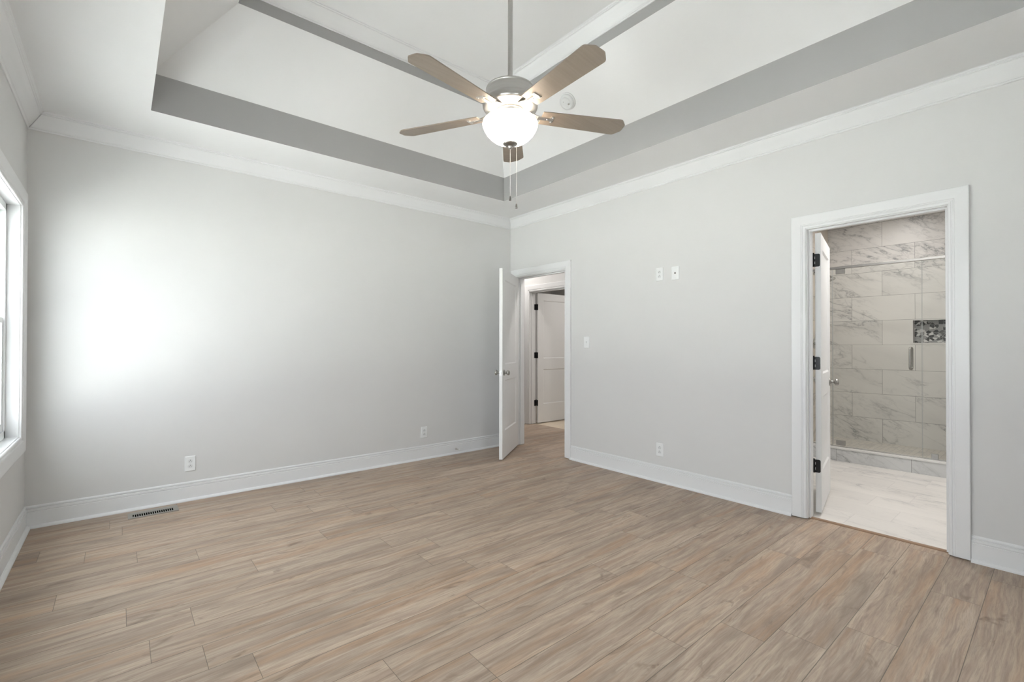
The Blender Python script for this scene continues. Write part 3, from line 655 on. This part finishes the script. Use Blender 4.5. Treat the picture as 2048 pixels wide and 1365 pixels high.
def outlet(loc, face, label):
    o = thing('wall_outlet', label, 'outlet', loc, group='duplex wall outlets'); T = plate_T(face)
    plate(o, T); screw(o, T, 0, 0)
    for y in (0.0195, -0.0195):
        pts = []
        for i in range(24):
            an = 2*math.pi*i/24; pts.append((0.0168*math.cos(an), max(-0.0135, min(0.0135, 0.0175*math.sin(an)))+y))
        mb = MB(); mb.prism(pts, 0.005, 0.0078, T); rc = mb.build('receptacle', m_plate2, o)
        mb = MB()
        mb.prism([(px-0.0012+dx, py) for px, py, dx in ((0, y-0.007, -0.006), (0.0022, y-0.007, -0.006), (0.0022, y+0.001, -0.006), (0, y+0.001, -0.006))], 0.0075, 0.0082, T)
        mb.prism([(px-0.0012+dx, py) for px, py, dx in ((0, y-0.006, 0.006), (0.0022, y-0.006, 0.006), (0.0022, y+0.001, 0.006), (0, y+0.001, 0.006))], 0.0075, 0.0082, T)
        mb.lathe([(0.0026, 0.0075), (0.0026, 0.0082), (0, 0.0082)], T @ Matrix.Translation((0, y+0.0075, 0)), 12)
        mb.build('slots', m_slot, rc)
    return o
outlet((-3.252, 0, 0.284), 'back', 'white outlet low on the back wall above the floor vent')
outlet((-1.196, 0, 0.284), 'back', 'white outlet low on the back wall near the corner door')
outlet((0, -2.074, 0.284), 'right', 'white outlet low on the wall between the two doorways')
outlet((0, -2.073, 1.844), 'right', 'white outlet high on the wall between the doorways')
o = thing('coaxial_plate', 'small white cable plate beside the high outlet', 'wall plate', (0, -2.227, 1.837)); T = plate_T('right')
plate(o, T); screw(o, T, 0, 0.042); screw(o, T, 0, -0.042)
mb = MB(); mb.lathe([(0.0075, 0.006), (0.0075, 0.009), (0.005, 0.0092), (0.005, 0.016), (0.0, 0.0162)], T, 16); mb.build('coax_jack', m_pull, o)
o = thing('light_switch', 'white toggle light switch plate right of the corner door', 'light switch', (0, -1.225, 1.242)); T = plate_T('right')
plate(o, T); screw(o, T, 0, 0.030); screw(o, T, 0, -0.030)
mb = MB(); mb.box(-1, -1, 0, 0, 0, 0) if False else mb.prism(rrect(0.010, 0.024, 0.001), 0.006, 0.0075, T); mb.build('toggle_slot', m_plate2, o)
mb = MB(); mb.prism([(-0.0035, -0.002), (0.0035, -0.002), (0.0035, 0.010), (-0.0035, 0.010)], 0.007, 0.017, T @ Matrix.Rotation(R(12), 4, 'X')); mb.build('toggle', m_plate, o, bevel=0.001)
# ------------------------------------------------------------------ floor register
vx0, vx1, vy0, vy1 = -3.628, -3.340, -0.226, -0.090
vt = thing('floor_vent', 'taupe metal floor register beside the back wall baseboard', 'floor vent', ((vx0+vx1)/2, (vy0+vy1)/2, 0))
mb = MB(); hx, hy = (vx1-vx0)/2, (vy1-vy0)/2; n = 19; sx0, sx1, sy0, sy1 = -0.118, 0.118, -0.046, 0.018; pit = (sx1-sx0)/n; T3 = 0.004
for (a, b, c, d) in ((-hx, hx, -hy, sy0), (-hx, hx, sy1, hy), (-hx, sx0, sy0, sy1), (sx1, hx, sy0, sy1)): mb.box(a, b, c, d, 0.0005, T3)
for k in range(n): mb.box(sx0+pit*k+pit*0.66, sx0+pit*(k+1), sy0, sy1, 0.0005, T3)
mb.build('face_plate', m_vent, vt)
mb = MB(); mb.box(sx0, sx1, sy0, sy1, 0.0004, 0.0012); mb.build('duct_shade_sheet', m_duct_shade, vt)  # flat black sheet paints the shade of the duct below the slots
mb = MB(); mb.box(sx0+0.001, sx0+0.008, sy0+0.002, sy0+0.012, 0.0012, 0.005); mb.build('damper_lever', m_vent, vt)
# ------------------------------------------------------------------ door stops
def stop(loc, face, label):
    o = thing('door_stop', label, 'door stop', loc, group=None); T = plate_T(face); T = T @ Matrix.Translation((0, 0, 0.0138))
    mb = MB(); mb.lathe([(0, 0), (0.011, 0), (0.011, 0.004), (0.006, 0.006), (0, 0.006)], T, 20); mb.build('base', m_nickel, o)
    pts = []
    for i in range(120):
        an = i*2*math.pi/10; pts.append(T @ Vector((0.0045*math.cos(an), 0.0045*math.sin(an), 0.005+0.055*i/119)))
    mb = MB(); mb.tube(pts, 0.0011, 5); mb.build('spring', m_nickel, o)
    mb = MB(); mb.lathe([(0, 0.058), (0.006, 0.058), (0.008, 0.061), (0.008, 0.070), (0.006, 0.073), (0, 0.073)], T, 16); mb.build('rubber_tip', m_plate if face == 'back' else m_slot, o)
stop((-0.80, 0, 0.055), 'back', 'spring door stop on the back wall baseboard')
stop((HX0, 1.10, 0.065), 'right', 'spring door stop on the hall baseboard past the corner door')
# ------------------------------------------------------------------ shower enclosure
GX = 2.15
en = thing('shower_enclosure', 'frameless clear glass shower enclosure with chrome header and handle', 'shower enclosure', (GX, -3.2, 0.145))
def gb(mb, d0, d1, y0, y1, z0, z1): mb.box(d0, d1, y0+3.2, y1+3.2, z0-0.145, z1-0.145)
def pane(name, y0, y1, z0, z1):
    mb = MB(); gb(mb, -0.004, 0.004, y0, y1, z0, z1); p = mb.build(name, m_shglass, en)
    mb = MB()
    for ya in (y0, y1): gb(mb, -0.0042, 0.0042, ya-0.0008, ya+0.0008, z0, z1)
    mb.build('glass_edge', m_edge, p); return p
pane('fixed_panel', SHY1-0.37, SHY1-0.003, 0.146, 2.03); gd = pane('glass_door', -3.517, -2.797, 0.156, 2.018); pane('fixed_panel', SHY0+0.003, -3.522, 0.146, 2.03)
mb = MB(); gb(mb, -0.013, 0.013, SHY0, SHY1, 2.022, 2.048); mb.build('header_bar', m_shmetal, en, bevel=0.003)
mb = MB(); gb(mb, -0.008, 0.008, SHY0, SHY1, 0.1455, 0.150); mb.build('bottom_track', m_shmetal, en)
for z in (1.995, 0.185):
    mb = MB(); gb(mb, -0.011, 0.011, -2.905, -2.825, z-0.026, z+0.026); mb.build('hinge', m_shmetal, gd, bevel=0.002)
mb = MB(); gb(mb, -0.011, 0.011, -3.632, -3.582, 0.15, 0.20); mb.build('clamp', m_shmetal, en, bevel=0.002)
for sg in (-1, 1):
    zb, zt, st_ = 0.975-0.145, 1.203-0.145, 0.052*sg; y = -3.438+3.2; pts = [(0, y, zb+0.012)]
    for i in range(7): a = R(90*i/6); pts.append((st_-sg*0.02+sg*0.02*math.sin(a), y, zb+0.012+0.02-0.02*math.cos(a)))
    for i in range(7): a = R(90*i/6); pts.append((st_-sg*0.02+sg*0.02*math.cos(a), y, zt-0.032+0.02*math.sin(a)))
    pts.append((0, y, zt-0.012))
    mb = MB(); mb.tube(pts, 0.0085, 14); mb.build('handle', m_shmetal, gd)
# shower fittings on the side wall
o = thing('shower_sprayer', 'chrome shower sprayer and arm on the tiled side wall', 'shower sprayer', (2.80, SHY1, 2.10))
mb = MB(); mb.lathe([(0, 0), (0.03, 0), (0.028, 0.006), (0.012, 0.012), (0, 0.012)], Matrix.Rotation(R(90), 4, 'X'), 24); mb.build('flange', m_chrome, o)
mb = MB(); mb.tube([(0, -0.0, 0), (0, -0.06, 0.008), (0, -0.10, 0.0), (0, -0.14, -0.03), (0, -0.16, -0.06)], 0.009, 12); mb.build('arm', m_chrome, o)
mb = MB(); mb.lathe([(0, 0.02), (0.015, 0.02), (0.022, 0.0), (0.05, -0.03), (0.05, -0.04), (0, -0.04)], Matrix.Translation((0, -0.165, -0.075)) @ Matrix.Rotation(R(-25), 4, 'X'), 24); mb.build('spray_face', m_chrome, o)
for z, nm, lb in ((1.234, 'shower_valve', 'round chrome shower valve on the tiled side wall'), (0.80, 'tub_spout', 'small chrome spout low on the tiled side wall')):
    o = thing(nm, lb, 'valve' if 'valve' in nm else 'spout', (2.805, SHY1, z))
    mb = MB(); rr_ = 0.06 if 'valve' in nm else 0.03
    mb.lathe([(0, 0), (rr_, 0), (rr_-0.002, 0.005), (rr_*0.5, 0.010), (0, 0.010)], Matrix.Rotation(R(90), 4, 'X'), 32); mb.build('escutcheon', m_chrome, o)
    mb = MB(); mb.lathe([(0, 0.008), (0.018, 0.008), (0.018, 0.03), (0.014, 0.05), (0.0, 0.055)], Matrix.Rotation(R(90), 4, 'X'), 24)
    mb.tube([(0, -0.035, 0), (0.01, -0.045, -0.06)], 0.006, 10); mb.build('lever', m_chrome, o)
# ------------------------------------------------------------------ added fill lights on unseen ceilings
def fill_can(x, y, z, mat, label, grp=None, k=1.0):
    o = thing('added_ceiling_light', label, 'added ceiling light', (x, y, z), group=grp)
    mb = MB(); mb.lathe([(0.075*k, 0.0), (0.078*k, -0.006), (0.095*k, -0.006), (0.098*k, 0.0)], None, 40); mb.build('trim_ring', m_plate, o)
    mb = MB(); mb.lathe([(0.0, -0.003), (0.076*k, -0.003)], None, 40); mb.build('lens', mat, o)
fill_can(0.75, -3.35, H, m_fill_bath, 'added large round light on the unseen bathroom ceiling over the door', k=2.2)  # this and the next are added out of view to brighten the bathroom
fill_can(1.35, -4.3, H, m_fill_bath, 'added large round light on the unseen bathroom ceiling near the far wall', k=2.2)
fill_can(2.6, -3.15, H, m_fill_shower, 'added round recessed light over the shower, out of view')  # added lamp that lifts the shower tiles
fill_can(0.62, -0.75, H, m_fill_hall, 'added round recessed light over the hall just past the doorway, out of view')  # added hall lamp, set here to reach the open corner door
fill_can(0.65, 1.0, H, m_fill_hall, 'added round recessed light at the far end of the hall, out of view')  # second added hall lamp, unseen
fill_can(2.2, -0.4, H, m_fill_util, 'added round recessed light in the utility room, out of view')  # added lamp that brightens the far hall door
